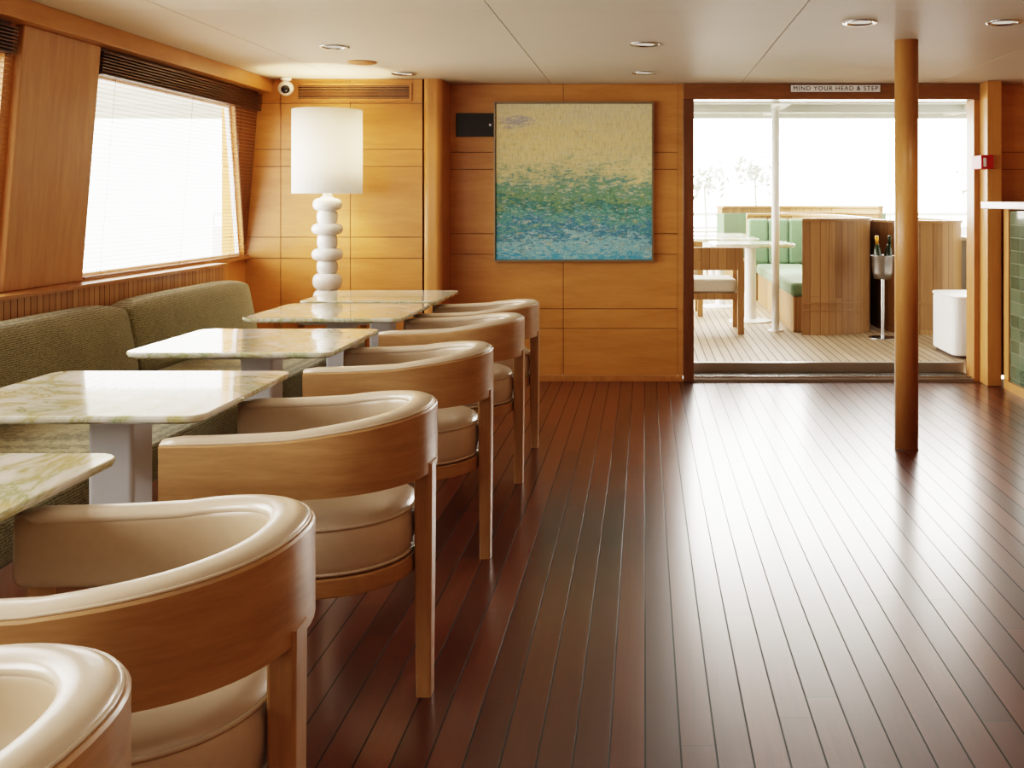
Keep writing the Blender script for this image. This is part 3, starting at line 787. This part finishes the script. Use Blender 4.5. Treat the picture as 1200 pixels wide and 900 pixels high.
pf = empty('white_cabinet', (2.50, 7.85, ZD), 'white rounded cabinet just outside the doorway', 'cabinet')
bm = bmesh.new(); loft(bm, [[(x, y, z) for x, y in rrect(-0.22, 0.22, -0.3, 0.3, 0.08, 6)] for z in (0.02, 0.44)]); finish('body', bm, M_whitep, parent=pf, bevel=0.015)
bm = bmesh.new(); loft(bm, [[(x, y, z) for x, y in rrect(-0.2, 0.2, -0.28, 0.28, 0.08, 6)] for z in (0.0, 0.02)]); finish('plinth', bm, M_dark, parent=pf)
bm = bmesh.new(); loft(bm, [[(x, y, z) for x, y in rrect(-0.225, 0.225, -0.305, 0.305, 0.08, 6)] for z in (0.44, 0.46)]); finish('lid', bm, M_whitep, parent=pf, bevel=0.005)
sc_ = empty('service_counter', (3.25, 9.35, ZD), 'pale blue grey service counter on the deck', 'counter')
M_pb = plain('pale_blue_panel', (0.42, 0.50, 0.52), 0.5)
bx('body', sc_, -0.3, 0.3, -0.3, 0.3, 0.0, 0.80, M_pb, 0.01); bx('top', sc_, -0.33, 0.33, -0.33, 0.33, 0.80, 0.84, M_whitep, 0.006)

bk = empty('deck_railing', (0, 16.6, ZD), 'white bulwark with rail at the end of the deck', 'railing')
bm = bmesh.new(); bbox(bm, -7, 9, 0, 0.1, 0, 0.75); finish('bulwark', bm, M_whitep, parent=bk)
bm = bmesh.new(); tube(bm, [(-7, 0.05, 0.95), (9, 0.05, 0.95)], 0.03, 10)
for i in range(17): tube(bm, [(-7 + i, 0.05, 0.75), (-7 + i, 0.05, 0.95)], 0.015, 8)
finish('rail', bm, M_whitep, parent=bk)

rnd = random.Random(7)
for px, hh in ((1.75, 1.85), (5.35, 1.8), (0.95, 1.75)):
    e = empty('potted_shrub', (px, 16.2, ZD), 'haze-tinted leafy shrub in a white pot by the railing', 'plant', 'shrubs by the railing')
    bm = bmesh.new(); lathe(bm, [(0.14, 0), (0.2, 0.4), (0.17, 0.4)], 20); finish('pot', bm, M_whitep, parent=e)
    bm = bmesh.new(); tube(bm, [(0, 0, 0.38), (0.03, 0, 0.8), (0, 0, hh - 0.35)], 0.02, 6); finish('stem', bm, M_leaf, parent=e)
    bm = bmesh.new()
    for i in range(110):
        c = Vector((rnd.gauss(0, 0.16), rnd.gauss(0, 0.16), hh - 0.25 + rnd.gauss(0, 0.14)))
        d = Vector((rnd.uniform(-1, 1), rnd.uniform(-1, 1), rnd.uniform(-0.5, 1))).normalized() * 0.09; s_ = d.cross(Vector((0.3, 0.2, 1))).normalized() * 0.035
        vs = [bm.verts.new(c - d), bm.verts.new(c + s_), bm.verts.new(c + d), bm.verts.new(c - s_)]; bm.faces.new(vs)
    finish('foliage', bm, M_leaf, parent=e)

# ------------------------------------------------------------------ camera
cam = bpy.data.cameras.new('camera'); co = bpy.data.objects.new('camera', cam); COL.objects.link(co)
co.location = (0, 0, 1.27); co.rotation_euler = (math.pi / 2, 0, 0)
cam.sensor_width = 36; cam.lens = 36; cam.shift_x = -155 / 1200; cam.shift_y = -215 / 1200; cam.clip_start = 0.05
scene.camera = co

# ------------------------------------------------------------------ light
w = bpy.data.worlds.new('sky'); scene.world = w; w.use_nodes = True; nt = w.node_tree; nt.nodes.clear()
out = nt.nodes.new('ShaderNodeOutputWorld'); bg = nt.nodes.new('ShaderNodeBackground')
tc = nt.nodes.new('ShaderNodeTexCoord')
def lobe(vec, power, gain, base):
    dt = nt.nodes.new('ShaderNodeVectorMath'); dt.operation = 'DOT_PRODUCT'
    dt.inputs[1].default_value = vec; nt.links.new(tc.outputs['Generated'], dt.inputs[0])
    mx = nt.nodes.new('ShaderNodeMath'); mx.operation = 'MAXIMUM'; mx.inputs[1].default_value = 0; nt.links.new(dt.outputs['Value'], mx.inputs[0])
    pw = nt.nodes.new('ShaderNodeMath'); pw.operation = 'POWER'; pw.inputs[1].default_value = power; nt.links.new(mx.outputs[0], pw.inputs[0])
    ma = nt.nodes.new('ShaderNodeMath'); ma.operation = 'MULTIPLY_ADD'; ma.inputs[1].default_value = gain; nt.links.new(pw.outputs[0], ma.inputs[0])
    if isinstance(base, float): ma.inputs[2].default_value = base
    else: nt.links.new(base, ma.inputs[2])
    return ma.outputs[0]
s1 = lobe((-0.96, 0.0, 0.28), 2, 13.0, 2.8)
s2 = lobe((0.15, 0.96, 0.24), 12, 26.0, s1)
bg.inputs[0].default_value = (1.0, 0.95, 0.88, 1); nt.links.new(s2, bg.inputs[1]); nt.links.new(bg.outputs[0], out.inputs[0])

def area(name, loc, rot, sx, sy, power, color=(1, 1, 1), portal=False):
    l = bpy.data.lights.new(name, 'AREA'); l.shape = 'RECTANGLE'; l.size = sx; l.size_y = sy; l.energy = power; l.color = color
    o = bpy.data.objects.new(name, l); COL.objects.link(o); o.location = loc; o.rotation_euler = rot
    if portal: l.cycles.is_portal = True
    return o
for d0, d1 in ((4.86, 7.05), (2.35, 4.18), (0.0, 1.75)):
    area('window_portal', (-2.78, (d0 + d1) / 2, 1.39), (0, -math.pi / 2, 0), 1.0, d1 - d0, 1, portal=True)
area('door_portal', (1.33, YB + 0.16, 1.03), (-math.pi / 2, 0, 0), 1.96, 1.9, 1, portal=True)
area('room_fill_light', (0.6, 0.2, 2.05), (0, 0, 0), 3.0, 2.0, 8, (1, 0.88, 0.72))  # unseen area light added under the ceiling as soft fill, no fixture
def point(name, loc, p, color, r=0.04):
    l = bpy.data.lights.new(name, 'POINT'); l.energy = p; l.color = color; l.shadow_soft_size = r
    o = bpy.data.objects.new(name, l); COL.objects.link(o); o.location = loc
point('lamp_bulb_light', (-2.03, 6.56, 1.62), 20, (1, 0.76, 0.48), 0.05)
for x, y in DL:
    l = bpy.data.lights.new('downlight_beam', 'SPOT'); l.energy = 9; l.color = (1, 0.82, 0.6); l.spot_size = 2.0; l.spot_blend = 0.8; l.shadow_soft_size = 0.05
    o = bpy.data.objects.new('downlight_beam', l); COL.objects.link(o); o.location = (x, y, H - 0.02)

scene.view_settings.view_transform = 'Filmic'
scene.view_settings.look = 'High Contrast'
scene.view_settings.exposure = 0.3
